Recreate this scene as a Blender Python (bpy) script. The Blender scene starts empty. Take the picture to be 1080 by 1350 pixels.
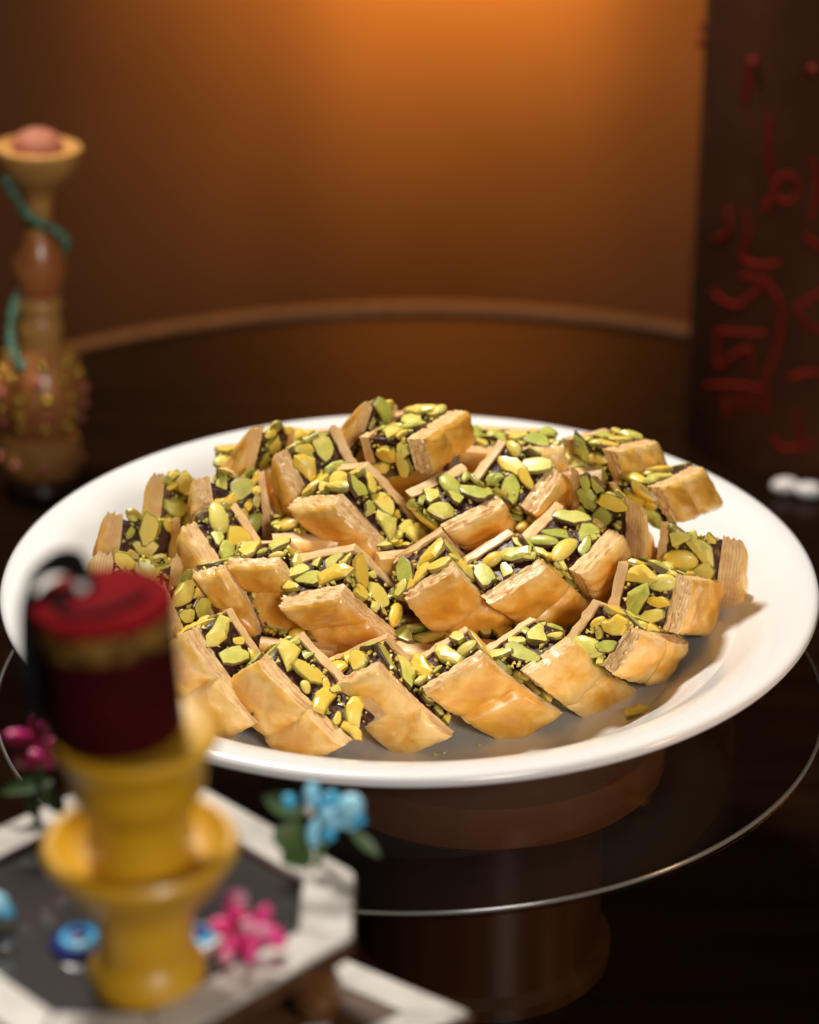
import bpy, math, random
from mathutils import Vector, Matrix, noise
random.seed(7)
sc = bpy.context.scene
col = sc.collection

# ---------------------------------------------------------------- camera, world, lamps, exposure
FPX = 1350 * 85 / 36; PITCH = math.radians(24.9); CAMH = 0.539
cam_data = bpy.data.cameras.new('camera')
cam = bpy.data.objects.new('camera', cam_data); col.objects.link(cam)
cam.location = (0, 0, CAMH); cam.rotation_euler = (math.radians(90) - PITCH, 0, 0)
cam_data.sensor_fit = 'VERTICAL'; cam_data.sensor_height = 36; cam_data.sensor_width = 28.8
cam_data.lens = 85; cam_data.clip_start = 0.02; cam_data.clip_end = 50
cam_data.dof.use_dof = True; cam_data.dof.focus_distance = 1.03; cam_data.dof.aperture_fstop = 5.2
sc.camera = cam
world = bpy.data.worlds.new('World'); sc.world = world; world.use_nodes = True
bg = world.node_tree.nodes['Background']; bg.inputs[0].default_value = (1.0, .78, .6, 1); bg.inputs[1].default_value = 0.012
sc.view_settings.view_transform = 'Standard'; sc.view_settings.look = 'None'
sc.view_settings.exposure = 0; sc.view_settings.gamma = 1
sc.view_settings.use_curve_mapping = False

def area(name, loc, target, size, power, color):
    l = bpy.data.lights.new(name, 'AREA'); l.shape = 'DISK'; l.size = size; l.energy = power; l.color = color
    o = bpy.data.objects.new(name, l); col.objects.link(o); o.location = loc
    o.rotation_euler = (Vector(target) - Vector(loc)).to_track_quat('-Z', 'Y').to_euler()
    return o
def spot(name, loc, target, power, color, ang, blend, rad):
    l = bpy.data.lights.new(name, 'SPOT'); l.energy = power; l.color = color
    l.spot_size = math.radians(ang); l.spot_blend = blend; l.shadow_soft_size = rad
    o = bpy.data.objects.new(name, l); col.objects.link(o); o.location = loc
    o.rotation_euler = (Vector(target) - Vector(loc)).to_track_quat('-Z', 'Y').to_euler()
    return o
area('ceiling_lamp', (-.34, 1.50, 1.42), (0, .93, 0.05), .34, 32, (1, .94, .85))
area('front_lamp', (.80, -.95, 1.02), (0, .95, .06), .70, 26, (1, .93, .85))
spot('wall_lamp', (.04, 2.32, .22), (.04, 2.62, .10), 84, (1, .64, .125), 118, 1, .05)
spot('drum_fill_spot', (.85, .52, .26), (.06, .90, -.03), 8, (1, .58, .28), 17, .6, .04)  # added narrow spot with no visible fixture, only brightens the drum

# ---------------------------------------------------------------- helpers
def ray(x, y):
    f = Vector((0, math.cos(PITCH), -math.sin(PITCH))); u = Vector((0, math.sin(PITCH), math.cos(PITCH)))
    return f + Vector((1, 0, 0)) * ((x - 540) / FPX) + u * ((675 - y) / FPX)
def at_z(x, y, z):
    d = ray(x, y); return Vector((0, 0, CAMH)) + d * ((z - CAMH) / d.z)
def at_y(x, y, Y):
    d = ray(x, y); return Vector((0, 0, CAMH)) + d * (Y / d.y)
def depth_of(p):
    return (p - Vector((0, 0, CAMH))).dot(Vector((0, math.cos(PITCH), -math.sin(PITCH))))

def tag(o, label=None, cat=None, group=None, kind=None):
    if label: o['label'] = label
    if cat: o['category'] = cat
    if group: o['group'] = group
    if kind: o['kind'] = kind
    return o
def empty(name, loc, label=None, cat=None, group=None):
    o = bpy.data.objects.new(name, None); col.objects.link(o); o.location = loc; o.empty_display_size = .01
    return tag(o, label, cat, group)
def link_mesh(name, me, parent=None):
    o = bpy.data.objects.new(name, me); col.objects.link(o)
    if parent: o.parent = parent
    return o
def make_mesh(name, verts, faces, mats, fm=None, smooth=True, uvs=None, sharp=None):
    me = bpy.data.meshes.new(name); me.from_pydata([tuple(v) for v in verts], [], faces)
    for m in (mats if isinstance(mats, (list, tuple)) else [mats]): me.materials.append(m)
    if fm: me.polygons.foreach_set('material_index', fm)
    if smooth: me.polygons.foreach_set('use_smooth', [True] * len(me.polygons))
    if uvs:
        l = me.uv_layers.new(name='UVMap'); k = 0
        for f in uvs:
            for c in f: l.data[k].uv = c; k += 1
    me.update()
    if sharp: me.set_sharp_from_angle(angle=math.radians(sharp))
    return me
def obj(name, verts, faces, mats, parent=None, **k):
    return link_mesh(name, make_mesh(name, verts, faces, mats, **k), parent)

class MB:
    def __init__(s): s.v = []; s.f = []
    def add(s, v, f):
        n = len(s.v); s.v += [Vector(x) for x in v]; s.f += [tuple(i + n for i in q) for q in f]
    def tube(s, pts, r, n=8, cap=True):
        pts = [Vector(p) for p in pts]; rr = r if isinstance(r, (list, tuple)) else [r] * len(pts)
        V = []; up = None
        for i, p in enumerate(pts):
            t = (pts[min(i + 1, len(pts) - 1)] - pts[max(i - 1, 0)]).normalized()
            if up is None: up = t.orthogonal().normalized()
            a = (up - t * up.dot(t)).normalized(); b = t.cross(a); up = a
            V += [p + (a * math.cos(2 * math.pi * k / n) + b * math.sin(2 * math.pi * k / n)) * rr[i] for k in range(n)]
        F = [(i * n + k, i * n + (k + 1) % n, (i + 1) * n + (k + 1) % n, (i + 1) * n + k) for i in range(len(pts) - 1) for k in range(n)]
        if cap: F += [tuple(range(n - 1, -1, -1)), tuple((len(pts) - 1) * n + k for k in range(n))]
        s.add(V, F)
    def ellipsoid(s, c, ax, n=10, m=6):
        c = Vector(c); a, b, d = [Vector(x) for x in ax]
        V = [c + d]
        for j in range(1, m):
            th = math.pi * j / m
            V += [c + d * math.cos(th) + (a * math.cos(2 * math.pi * k / n) + b * math.sin(2 * math.pi * k / n)) * math.sin(th) for k in range(n)]
        V.append(c - d); L = len(V) - 1
        F = [(0, 1 + k, 1 + (k + 1) % n) for k in range(n)]
        for j in range(m - 2):
            F += [(1 + j * n + k, 1 + (j + 1) * n + k, 1 + (j + 1) * n + (k + 1) % n, 1 + j * n + (k + 1) % n) for k in range(n)]
        F += [(L, 1 + (m - 2) * n + (k + 1) % n, 1 + (m - 2) * n + k) for k in range(n)]
        s.add(V, F)
    def prism(s, poly, z0, z1, inset=0.0):
        n = len(poly); c = sum((Vector(p) for p in poly), Vector((0, 0))) / n
        V = [(p[0], p[1], z0) for p in poly]
        if inset:
            V += [(p[0], p[1], z1 - inset) for p in poly]
            V += [tuple((Vector(p) + (c - Vector(p)).normalized() * inset)) + (z1,) for p in poly]; R = 3
        else:
            V += [(p[0], p[1], z1) for p in poly]; R = 2
        F = [tuple(range(n - 1, -1, -1)), tuple((R - 1) * n + k for k in range(n))]
        for j in range(R - 1): F += [(j * n + k, j * n + (k + 1) % n, (j + 1) * n + (k + 1) % n, (j + 1) * n + k) for k in range(n)]
        s.add(V, F)
    def lathe(s, prof, c=(0, 0, 0), n=48, axis=None):
        c = Vector(c); V = []; F = []; idx = []
        for r, z in prof:
            if r < 1e-6: idx.append([len(V)]); V.append(c + Vector((0, 0, z)))
            else:
                idx.append(list(range(len(V), len(V) + n)))
                V += [c + Vector((r * math.cos(2 * math.pi * k / n), r * math.sin(2 * math.pi * k / n), z)) for k in range(n)]
        for A, B in zip(idx, idx[1:]):
            for k in range(n):
                a, a2 = A[k % len(A)], A[(k + 1) % len(A)]; b, b2 = B[k % len(B)], B[(k + 1) % len(B)]
                q = []
                for i in (a, a2, b2, b):
                    if i not in q: q.append(i)
                if len(q) > 2: F.append(tuple(q))
        s.add(V, F)
    def build(s, name, mats, parent=None, smooth=True, sharp=40, **k):
        return obj(name, s.v, s.f, mats, parent, smooth=smooth, sharp=sharp if smooth else None, **k)

def smooth_path(P, n):
    P = [Vector(p) for p in P]; out = []
    for i in range(len(P) - 1):
        a, b, c, d = P[max(i - 1, 0)], P[i], P[i + 1], P[min(i + 2, len(P) - 1)]
        for k in range(n):
            t = k / n
            out.append(.5 * (2 * b + (c - a) * t + (2 * a - 5 * b + 4 * c - d) * t * t + (3 * b - a - 3 * c + d) * t ** 3))
    return out + [P[-1]]

# ---------------------------------------------------------------- materials
def mat(name, c1, c2=None, rough=.5, scale=40, coat=0, bump=0, bscale=200, metal=0, spec=.5, detail=4, coord='Object', rand=0, stretch=None, sss=0, lo=.38, hi=.62, sheen=0):
    m = bpy.data.materials.new(name); m.use_nodes = True; nt = m.node_tree; b = nt.nodes['Principled BSDF']
    b.inputs['Base Color'].default_value = (*c1, 1); b.inputs['Roughness'].default_value = rough
    b.inputs['Metallic'].default_value = metal; b.inputs['Coat Weight'].default_value = coat; b.inputs['Coat Roughness'].default_value = .15
    b.inputs['Specular IOR Level'].default_value = spec
    if sss: b.inputs['Subsurface Weight'].default_value = sss; b.inputs['Subsurface Radius'].default_value = (.004, .002, .001); b.inputs['Subsurface Scale'].default_value = 1
    if sheen: b.inputs['Sheen Weight'].default_value = sheen
    tc = nt.nodes.new('ShaderNodeTexCoord'); src = tc.outputs[coord]
    if stretch:
        mp = nt.nodes.new('ShaderNodeMapping'); mp.inputs['Scale'].default_value = stretch
        nt.links.new(src, mp.inputs[0]); src = mp.outputs[0]
    colour = None
    if c2:
        n = nt.nodes.new('ShaderNodeTexNoise'); n.inputs['Scale'].default_value = scale; n.inputs['Detail'].default_value = detail
        nt.links.new(src, n.inputs['Vector'])
        r = nt.nodes.new('ShaderNodeValToRGB'); r.color_ramp.elements[0].position = lo; r.color_ramp.elements[1].position = hi
        r.color_ramp.elements[0].color = (*c1, 1); r.color_ramp.elements[1].color = (*c2, 1)
        nt.links.new(n.outputs['Fac'], r.inputs[0]); colour = r.outputs[0]
    if rand:
        oi = nt.nodes.new('ShaderNodeObjectInfo'); hs = nt.nodes.new('ShaderNodeHueSaturation')
        mr = nt.nodes.new('ShaderNodeMapRange'); mr.inputs['To Min'].default_value = 1 - rand; mr.inputs['To Max'].default_value = 1 + rand
        nt.links.new(oi.outputs['Random'], mr.inputs[0]); nt.links.new(mr.outputs[0], hs.inputs['Value'])
        if colour: nt.links.new(colour, hs.inputs['Color'])
        else: hs.inputs['Color'].default_value = (*c1, 1)
        colour = hs.outputs[0]
    if colour: nt.links.new(colour, b.inputs['Base Color'])
    if bump:
        n2 = nt.nodes.new('ShaderNodeTexNoise'); n2.inputs['Scale'].default_value = bscale; n2.inputs['Detail'].default_value = 5
        bp = nt.nodes.new('ShaderNodeBump'); bp.inputs['Strength'].default_value = bump; bp.inputs['Distance'].default_value = .001
        nt.links.new(src, n2.inputs['Vector']); nt.links.new(n2.outputs['Fac'], bp.inputs['Height']); nt.links.new(bp.outputs[0], b.inputs['Normal'])
    return m

def golden_material():
    m = bpy.data.materials.new('baked_phyllo'); m.use_nodes = True; nt = m.node_tree; b = nt.nodes['Principled BSDF']
    N = nt.nodes.new; L = nt.links.new
    uv = N('ShaderNodeUVMap'); sep = N('ShaderNodeSeparateXYZ'); L(uv.outputs[0], sep.inputs[0])
    def edge(o):
        a = N('ShaderNodeMath'); a.operation = 'PINGPONG'; a.inputs[1].default_value = .5; L(o, a.inputs[0]); return a.outputs[0]
    mn = N('ShaderNodeMath'); mn.operation = 'MULTIPLY'; L(edge(sep.outputs[0]), mn.inputs[0])
    p2 = N('ShaderNodeMath'); p2.operation = 'MULTIPLY'; p2.inputs[1].default_value = 2.0; L(sep.outputs[1], p2.inputs[0])
    L(edge(p2.outputs[0]), mn.inputs[1])
    tc = N('ShaderNodeTexCoord'); oi = N('ShaderNodeObjectInfo')
    add = N('ShaderNodeVectorMath'); add.operation = 'ADD'; L(tc.outputs['Object'], add.inputs[0])
    cmb = N('ShaderNodeCombineXYZ'); L(oi.outputs['Random'], cmb.inputs[0]); L(oi.outputs['Random'], cmb.inputs[1]); L(cmb.outputs[0], add.inputs[1])
    n = N('ShaderNodeTexNoise'); n.inputs['Scale'].default_value = 95; n.inputs['Detail'].default_value = 5; L(add.outputs[0], n.inputs['Vector'])
    n.inputs['Distortion'].default_value = .6
    ma = N('ShaderNodeMath'); ma.operation = 'MULTIPLY_ADD'; ma.inputs[1].default_value = 1.5; L(mn.outputs[0], ma.inputs[0]); L(n.outputs['Fac'], ma.inputs[2])
    ra = N('ShaderNodeMath'); ra.operation = 'MULTIPLY_ADD'; ra.inputs[1].default_value = .22; ra.inputs[2].default_value = -.09; L(oi.outputs['Random'], ra.inputs[0])
    rb = N('ShaderNodeMath'); L(ra.outputs[0], rb.inputs[0]); L(ma.outputs[0], rb.inputs[1])
    r = N('ShaderNodeValToRGB'); e = r.color_ramp.elements
    e[0].position = .42; e[0].color = (.86, .57, .20, 1); e[1].position = 1.0; e[1].color = (.64, .28, .030, 1)
    k = e.new(.60); k.color = (.82, .47, .10, 1); k = e.new(.74); k.color = (.74, .36, .042, 1)
    L(rb.outputs[0], r.inputs[0]); L(r.outputs[0], b.inputs['Base Color'])
    b.inputs['Roughness'].default_value = .34; b.inputs['Coat Weight'].default_value = .40; b.inputs['Coat Roughness'].default_value = .22
    b.inputs['Subsurface Weight'].default_value = .12; b.inputs['Subsurface Radius'].default_value = (.005, .0025, .001); b.inputs['Subsurface Scale'].default_value = 1
    n2 = N('ShaderNodeTexNoise'); n2.inputs['Scale'].default_value = 260; n2.inputs['Detail'].default_value = 6; L(add.outputs[0], n2.inputs['Vector'])
    bp = N('ShaderNodeBump'); bp.inputs['Strength'].default_value = .35; bp.inputs['Distance'].default_value = .0012; L(n2.outputs['Fac'], bp.inputs['Height']); L(bp.outputs[0], b.inputs['Normal'])
    return m

def layered_material():
    m = bpy.data.materials.new('cut_phyllo_layers'); m.use_nodes = True; nt = m.node_tree; b = nt.nodes['Principled BSDF']
    N = nt.nodes.new; L = nt.links.new
    uv = N('ShaderNodeUVMap'); tc = N('ShaderNodeTexCoord')
    nz = N('ShaderNodeTexNoise'); nz.inputs['Scale'].default_value = 120; nz.inputs['Detail'].default_value = 3; L(tc.outputs['Object'], nz.inputs['Vector'])
    sep = N('ShaderNodeSeparateXYZ'); L(uv.outputs[0], sep.inputs[0])
    ma = N('ShaderNodeMath'); ma.operation = 'MULTIPLY_ADD'; ma.inputs[1].default_value = .30; L(nz.outputs['Fac'], ma.inputs[0]); L(sep.outputs[1], ma.inputs[2])
    cm = N('ShaderNodeCombineXYZ'); L(ma.outputs[0], cm.inputs[1])
    w = N('ShaderNodeTexWave'); w.bands_direction = 'Y'; w.inputs['Scale'].default_value = 1.9; w.inputs['Distortion'].default_value = 5; w.inputs['Detail'].default_value = 3; L(cm.outputs[0], w.inputs['Vector'])
    r = N('ShaderNodeValToRGB'); e = r.color_ramp.elements; e[0].color = (.74, .47, .19, 1); e[1].color = (.88, .62, .31, 1); e[0].position = .0; e[1].position = .5
    L(w.outputs['Fac'], r.inputs[0])
    n3 = N('ShaderNodeTexNoise'); n3.inputs['Scale'].default_value = 170; L(tc.outputs['Object'], n3.inputs['Vector'])
    r3 = N('ShaderNodeValToRGB'); r3.color_ramp.elements[0].position = .40; r3.color_ramp.elements[1].position = .62
    r3.color_ramp.elements[0].color = (.86, .74, .66, 1); r3.color_ramp.elements[1].color = (1, 1, 1, 1); L(n3.outputs['Fac'], r3.inputs[0])
    mx = N('ShaderNodeMix'); mx.data_type = 'RGBA'; mx.blend_type = 'MULTIPLY'; mx.inputs[0].default_value = .8
    L(r.outputs[0], mx.inputs[6]); L(r3.outputs[0], mx.inputs[7]); L(mx.outputs[2], b.inputs['Base Color'])
    b.inputs['Roughness'].default_value = .5; b.inputs['Coat Weight'].default_value = .15
    bp = N('ShaderNodeBump'); bp.inputs['Strength'].default_value = .14; bp.inputs['Distance'].default_value = .0008; L(w.outputs['Fac'], bp.inputs['Height']); L(bp.outputs[0], b.inputs['Normal'])
    b.inputs['Subsurface Weight'].default_value = .12; b.inputs['Subsurface Radius'].default_value = (.004, .002, .001); b.inputs['Subsurface Scale'].default_value = 1
    return m

def nut_material(name, stops, rough=.42):
    m = bpy.data.materials.new(name); m.use_nodes = True; nt = m.node_tree; b = nt.nodes['Principled BSDF']
    N = nt.nodes.new; L = nt.links.new
    oi = N('ShaderNodeObjectInfo'); tc = N('ShaderNodeTexCoord')
    n = N('ShaderNodeTexNoise'); n.inputs['Scale'].default_value = 260; n.inputs['Detail'].default_value = 4
    ad = N('ShaderNodeVectorMath'); ad.operation = 'ADD'; L(tc.outputs['Object'], ad.inputs[0])
    cb = N('ShaderNodeCombineXYZ'); L(oi.outputs['Random'], cb.inputs[0]); L(oi.outputs['Random'], cb.inputs[2]); L(cb.outputs[0], ad.inputs[1]); L(ad.outputs[0], n.inputs['Vector'])
    ma = N('ShaderNodeMath'); ma.operation = 'MULTIPLY_ADD'; ma.inputs[1].default_value = .75; L(n.outputs['Fac'], ma.inputs[0])
    sb = N('ShaderNodeMath'); sb.operation = 'MULTIPLY_ADD'; sb.inputs[1].default_value = .8; sb.inputs[2].default_value = -.30; L(oi.outputs['Random'], sb.inputs[0]); L(sb.outputs[0], ma.inputs[2])
    r = N('ShaderNodeValToRGB'); el = r.color_ramp.elements
    while len(el) < len(stops): el.new(.5)
    for e, (p, c) in zip(el, stops): e.position = p; e.color = (*c, 1)
    L(ma.outputs[0], r.inputs[0]); L(r.outputs[0], b.inputs['Base Color'])
    b.inputs['Roughness'].default_value = rough; b.inputs['Coat Weight'].default_value = .4; b.inputs['Coat Roughness'].default_value = .25
    b.inputs['Subsurface Weight'].default_value = .15; b.inputs['Subsurface Radius'].default_value = (.004, .004, .001); b.inputs['Subsurface Scale'].default_value = 1
    n2 = N('ShaderNodeTexNoise'); n2.inputs['Scale'].default_value = 500; n2.inputs['Detail'].default_value = 4; L(tc.outputs['Object'], n2.inputs['Vector'])
    bp = N('ShaderNodeBump'); bp.inputs['Strength'].default_value = .3; bp.inputs['Distance'].default_value = .0008; L(n2.outputs['Fac'], bp.inputs['Height']); L(bp.outputs[0], b.inputs['Normal'])
    return m

M_gold = golden_material(); M_layer = layered_material()
M_fill = mat('sticky_nut_filling', (.050, .010, .009), (.20, .13, .035), .45, 240, coat=.1, bump=.8, bscale=420, lo=.54, hi=.74)
M_nut = nut_material('cut_pistachio', [(.0, (.38, .41, .06)), (.22, (.56, .55, .10)), (.45, (.78, .66, .16)), (.8, (.84, .56, .06))])
M_skin = nut_material('pistachio_skin', [(.0, (.09, .03, .024)), (.35, (.18, .11, .03)), (.55, (.32, .30, .04)), (.9, (.45, .28, .04))], .45)
M_plate = mat('white_porcelain', (.80, .79, .78), None, .18, coat=.3, spec=.5)
M_tabletop = mat('dark_lacquered_wood', (.007, .003, .0015), (.012, .005, .002), .22, 6, stretch=(1, 9, 1), detail=6, spec=.09)
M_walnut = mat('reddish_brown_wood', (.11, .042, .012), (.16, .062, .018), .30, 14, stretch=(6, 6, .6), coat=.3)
M_pedestal_shaded = mat('shaded_pedestal_wood', (.026, .009, .0025), (.038, .013, .0035), .3, 14, stretch=(6, 6, .6), coat=.3)  # pedestal wood darkened in colour to stand for shade on the column
M_pedestal_lit = mat('lit_pedestal_wood', (.24, .095, .026), (.30, .12, .034), .3, 14, stretch=(6, 6, .6), coat=.3)  # same wood coloured lighter to stand for light on the drum
M_curtain = mat('brown_curtain_cloth', (.075, .027, .011), (.088, .032, .014), .9, 3, bump=.2, bscale=350, spec=.1)
M_floor = mat('dark_floor', (.03, .018, .012), (.05, .03, .02), .5, 4)
M_pearl = mat('mother_of_pearl', (.60, .56, .51), (.40, .37, .33), .3, 90, coat=.3, detail=6, lo=.42, hi=.75)
M_darkwood = mat('dark_inlay_wood', (.06, .025, .012), (.11, .05, .02), .35, 30, stretch=(1, 6, 1))
M_mirror = mat('grey_glass_panel', (.042, .038, .036), None, .10, coat=.6)
M_yellow = mat('yellow_turned_wood', (.54, .28, .008), (.62, .33, .012), .45, 20, stretch=(1, 1, 5), coat=.25)
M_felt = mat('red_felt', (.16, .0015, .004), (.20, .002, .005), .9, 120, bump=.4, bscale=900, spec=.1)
M_felt_shaded = mat('shaded_red_velvet', (.030, .0006, .001), (.042, .001, .0015), .85, 90, bump=.4, bscale=900, spec=.1)  # side red coloured darker than the crown to carry shade under top light
M_brass = mat('gilt_band', (.45, .24, .05), (.10, .05, .012), .35, 160, metal=.6, lo=.45, hi=.55)
M_black = mat('black_silk', (.006, .005, .006), None, .8, spec=.12)
M_pearlbead = mat('grey_bead', (.55, .5, .48), None, .2, coat=.4)
M_pink = mat('magenta_petal', (.72, .012, .18), (.85, .05, .30), .4, 90, coat=.2)
M_palepink = mat('pale_pink_bud', (.75, .25, .38), (.8, .4, .5), .35, 90, coat=.3)
M_blue = mat('sky_blue_petal', (.22, .58, .78), (.32, .66, .82), .4, 90, coat=.2)
M_deepblue = mat('bright_blue_bead', (.02, .36, .68), (.04, .46, .74), .25, 90, coat=.4)
M_cream = mat('cream_stamen', (.7, .62, .55), None, .5)
M_leaf = mat('green_cloth_leaf', (.035, .085, .02), (.07, .13, .03), .5, 120)
M_cobalt = mat('cobalt_glass', (.01, .015, .16), None, .15, coat=.5)
M_tan = mat('orange_brown_turned_wood', (.48, .22, .055), (.58, .29, .08), .45, 40, stretch=(1, 1, 4), coat=.2)
M_redpaint = mat('red_brown_lacquer', (.44, .13, .04), (.52, .22, .06), .35, 60, coat=.4)
M_goldbead = mat('golden_bead', (.66, .42, .05), None, .22, metal=.5, coat=.3)
M_greenbead = mat('green_glass_bead', (.05, .16, .10), (.09, .22, .14), .12, 90, coat=.6)
M_rubybead = mat('dark_ruby_bead', (.14, .012, .006), None, .6, spec=.15)
M_coal = mat('dull_red_coal', (.34, .09, .05), (.42, .15, .08), .7, 150)
M_coral = mat('coral_bead', (.52, .14, .09), None, .3, coat=.4)
M_canister = mat('dark_maroon_lacquer', (.075, .026, .011), (.095, .032, .013), .8, 30, spec=.1)
M_redletter = mat('dark_red_calligraphy', (.16, .007, .003), (.12, .006, .003), .9, 60, spec=.1)
M_white = mat('white_sugar', (.78, .74, .70), None, .4)
def glass_material():
    # thin sheet: tinted see-through with a mirror share that rises at grazing angles
    m = bpy.data.materials.new('smoked_glass'); m.use_nodes = True; nt = m.node_tree; nt.nodes.clear()
    N = nt.nodes.new; L = nt.links.new
    o = N('ShaderNodeOutputMaterial'); mx = N('ShaderNodeMixShader'); t = N('ShaderNodeBsdfTransparent'); g = N('ShaderNodeBsdfGlossy'); f = N('ShaderNodeLayerWeight'); pw = N('ShaderNodeMath'); pw.operation = 'POWER'; pw.inputs[1].default_value = 5; sc2 = N('ShaderNodeMath'); sc2.operation = 'MULTIPLY_ADD'; sc2.inputs[1].default_value = .9; sc2.inputs[2].default_value = .055
    t.inputs[0].default_value = (.74, .68, .62, 1); g.inputs['Roughness'].default_value = .02; g.inputs[0].default_value = (.9, .9, .9, 1); L(f.outputs['Facing'], pw.inputs[0]); L(pw.outputs[0], sc2.inputs[0])
    L(sc2.outputs[0], mx.inputs[0]); L(t.outputs[0], mx.inputs[1]); L(g.outputs[0], mx.inputs[2]); L(mx.outputs[0], o.inputs[0])
    return m
M_glass = glass_material(); M_edge_glint = mat('painted_edge_glint', (.15, .145, .13), None, .22, coat=.6)  # grey edge colour painted in as the glass rim's highlight

# ---------------------------------------------------------------- setting
TZ = -.13
mb = MB(); mb.add([(-4, -2, -.62), (4, -2, -.62), (4, 4, -.62), (-4, 4, -.62)], [(0, 1, 2, 3)]); tag(mb.build('floor', M_floor, smooth=False), kind='structure')
# curtain wall with soft folds
V = []; NX, NZ = 240, 2
for j in range(NZ):
    for i in range(NX + 1):
        x = -2.4 + 4.8 * i / NX
        y = 2.62 + .006 * math.sin(x * 17 + 1.1 * math.sin(x * 4.3)) + .0015 * math.sin(x * 41 + 2)
        V.append((x, y, -.62 + j * 2.6))
for j in range(NZ):
    for i in range(NX + 1):
        x, y, z = V[j * (NX + 1) + i]; V.append((x, y + .006, z))
W = NX + 1
Fc = [(i, i + 1, W + i + 1, W + i) for i in range(NX)] + [(2 * W + i + 1, 2 * W + i, 3 * W + i, 3 * W + i + 1) for i in range(NX)]
Fc += [(i + 1, i, 2 * W + i, 2 * W + i + 1) for i in range(NX)] + [(W + i, W + i + 1, 3 * W + i + 1, 3 * W + i) for i in range(NX)]
tag(obj('curtain', V, Fc, M_curtain, sharp=35), 'plain brown curtain hanging behind the table, glowing orange under a lamp', 'curtain')
mb = MB(); mb.add([(-4, 2.75, -.62), (4, 2.75, -.62), (4, 2.75, 2.4), (-4, 2.75, 2.4)], [(0, 1, 2, 3)]); tag(mb.build('wall', M_curtain, smooth=False), kind='structure')

# oval table
tb = empty('oval_table', (.01, 1.147, -.62), 'dark brown lacquered oval table under everything, with lit far edge', 'table')
def oval(a, b, n=128): return [(a * math.cos(2 * math.pi * k / n), b * math.sin(2 * math.pi * k / n)) for k in range(n)]
ZT = TZ + .62
lay = [(-.10, ZT - .032), (-.006, ZT - .032), (0, ZT - .026), (0, ZT - .007), (-.002, ZT - .002), (-.006, ZT)]
n = 160; V = []; F = []
for d, z in lay: V += [((.545 + d) * math.cos(2 * math.pi * k / n), (.685 + d) * math.sin(2 * math.pi * k / n), z) for k in range(n)]
for j in range(len(lay) - 1): F += [(j * n + k, j * n + (k + 1) % n, (j + 1) * n + (k + 1) % n, (j + 1) * n + k) for k in range(n)]
F += [tuple(range(n - 1, -1, -1)), tuple((len(lay) - 1) * n + k for k in range(n))]
obj('tabletop', V, F, M_tabletop, tb, sharp=12)
lay = [(-.014, ZT - .001), (-.014, ZT + .003), (-.011, ZT + .005), (-.001, ZT + .005), (.003, ZT + .002), (.003, ZT - .024), (-.001, ZT - .026)]
V = []; F = []
for d, z in lay: V += [((.545 + d) * math.cos(2 * math.pi * k / n), (.685 + d) * math.sin(2 * math.pi * k / n), z) for k in range(n)]
for j in range(len(lay)): F += [(j * n + k, ((j + 1) % len(lay)) * n + k, ((j + 1) % len(lay)) * n + (k + 1) % n, j * n + (k + 1) % n) for k in range(n)]
obj('edge_highlight_lip', V, F, M_walnut, tb, sharp=50)  # lighter lip added to draw the warm highlight along the table rim
for sx in (-1, 1):
    for sy in (-1, 1):
        mb = MB(); mb.lathe([(0, 0), (.016, 0), (.02, .05), (.028, ZT - .04), (.03, ZT - .033), (0, ZT - .033)], (.30 * sx, .40 * sy, 0), 24); mb.build('leg', M_tabletop, tb)

# glass stand: smoked disc on a round wooden pedestal
gs = empty('glass_pedestal_stand', (.033, .955, TZ), 'round smoked glass shelf on reddish wooden pedestal under the white dish', 'stand')
mb = MB(); mb.lathe([(0, -.005), (.187, -.005), (.1885, -.004), (.189, -.0025), (.1885, -.0015), (.187, 0), (0, 0)], (-.033, .024, -TZ), 160); glass = mb.build('glass_disc', M_glass, gs, sharp=12)
mb = MB(); mb.lathe([(.1880, .0001), (.1888, .0002), (.1893, -.0004), (.1894, -.0012), (.1889, -.0014), (.1880, .0001)], (-.033, .024, -TZ), 200); mb.build('edge_glint_ring', M_edge_glint, glass)  # thin ring added to draw a highlight along the disc's rim
mb = MB(); mb.lathe([(0, -.027), (.080, -.027), (.083, -.024), (.083, -.011), (.081, -.0055), (0, -.0055)], (0, 0, -TZ), 96); mb.build('drum', M_pedestal_lit, gs)
mb = MB(); mb.lathe([(0, 0), (.062, 0), (.062, .006), (.057, .010), (.056, -TZ - .028), (0, -TZ - .028)], (0, 0, 0), 72); mb.build('column', M_pedestal_shaded, gs)

# dish
PC = Vector((0, .982, 0))
mb = MB(); mb.lathe([(0, .009), (.076, .009), (.080, .0006), (.089, .0006), (.094, .008), (.125, .022), (.142, .036), (.160, .0455), (.178, .0490), (.1825, .0505), (.1838, .0525), (.1830, .0548), (.1805, .0558), (.174, .0550), (.166, .0525), (.160, .0490), (.148, .0390), (.134, .0270), (.124, .0212), (.112, .0186), (0, .018)], (0, 0, 0), 160)
dish = mb.build('white_dish', M_plate, None, sharp=None); dish.location = PC
tag(dish, 'large round white porcelain dish holding the pile of pistachio baklava', 'dish')

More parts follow.
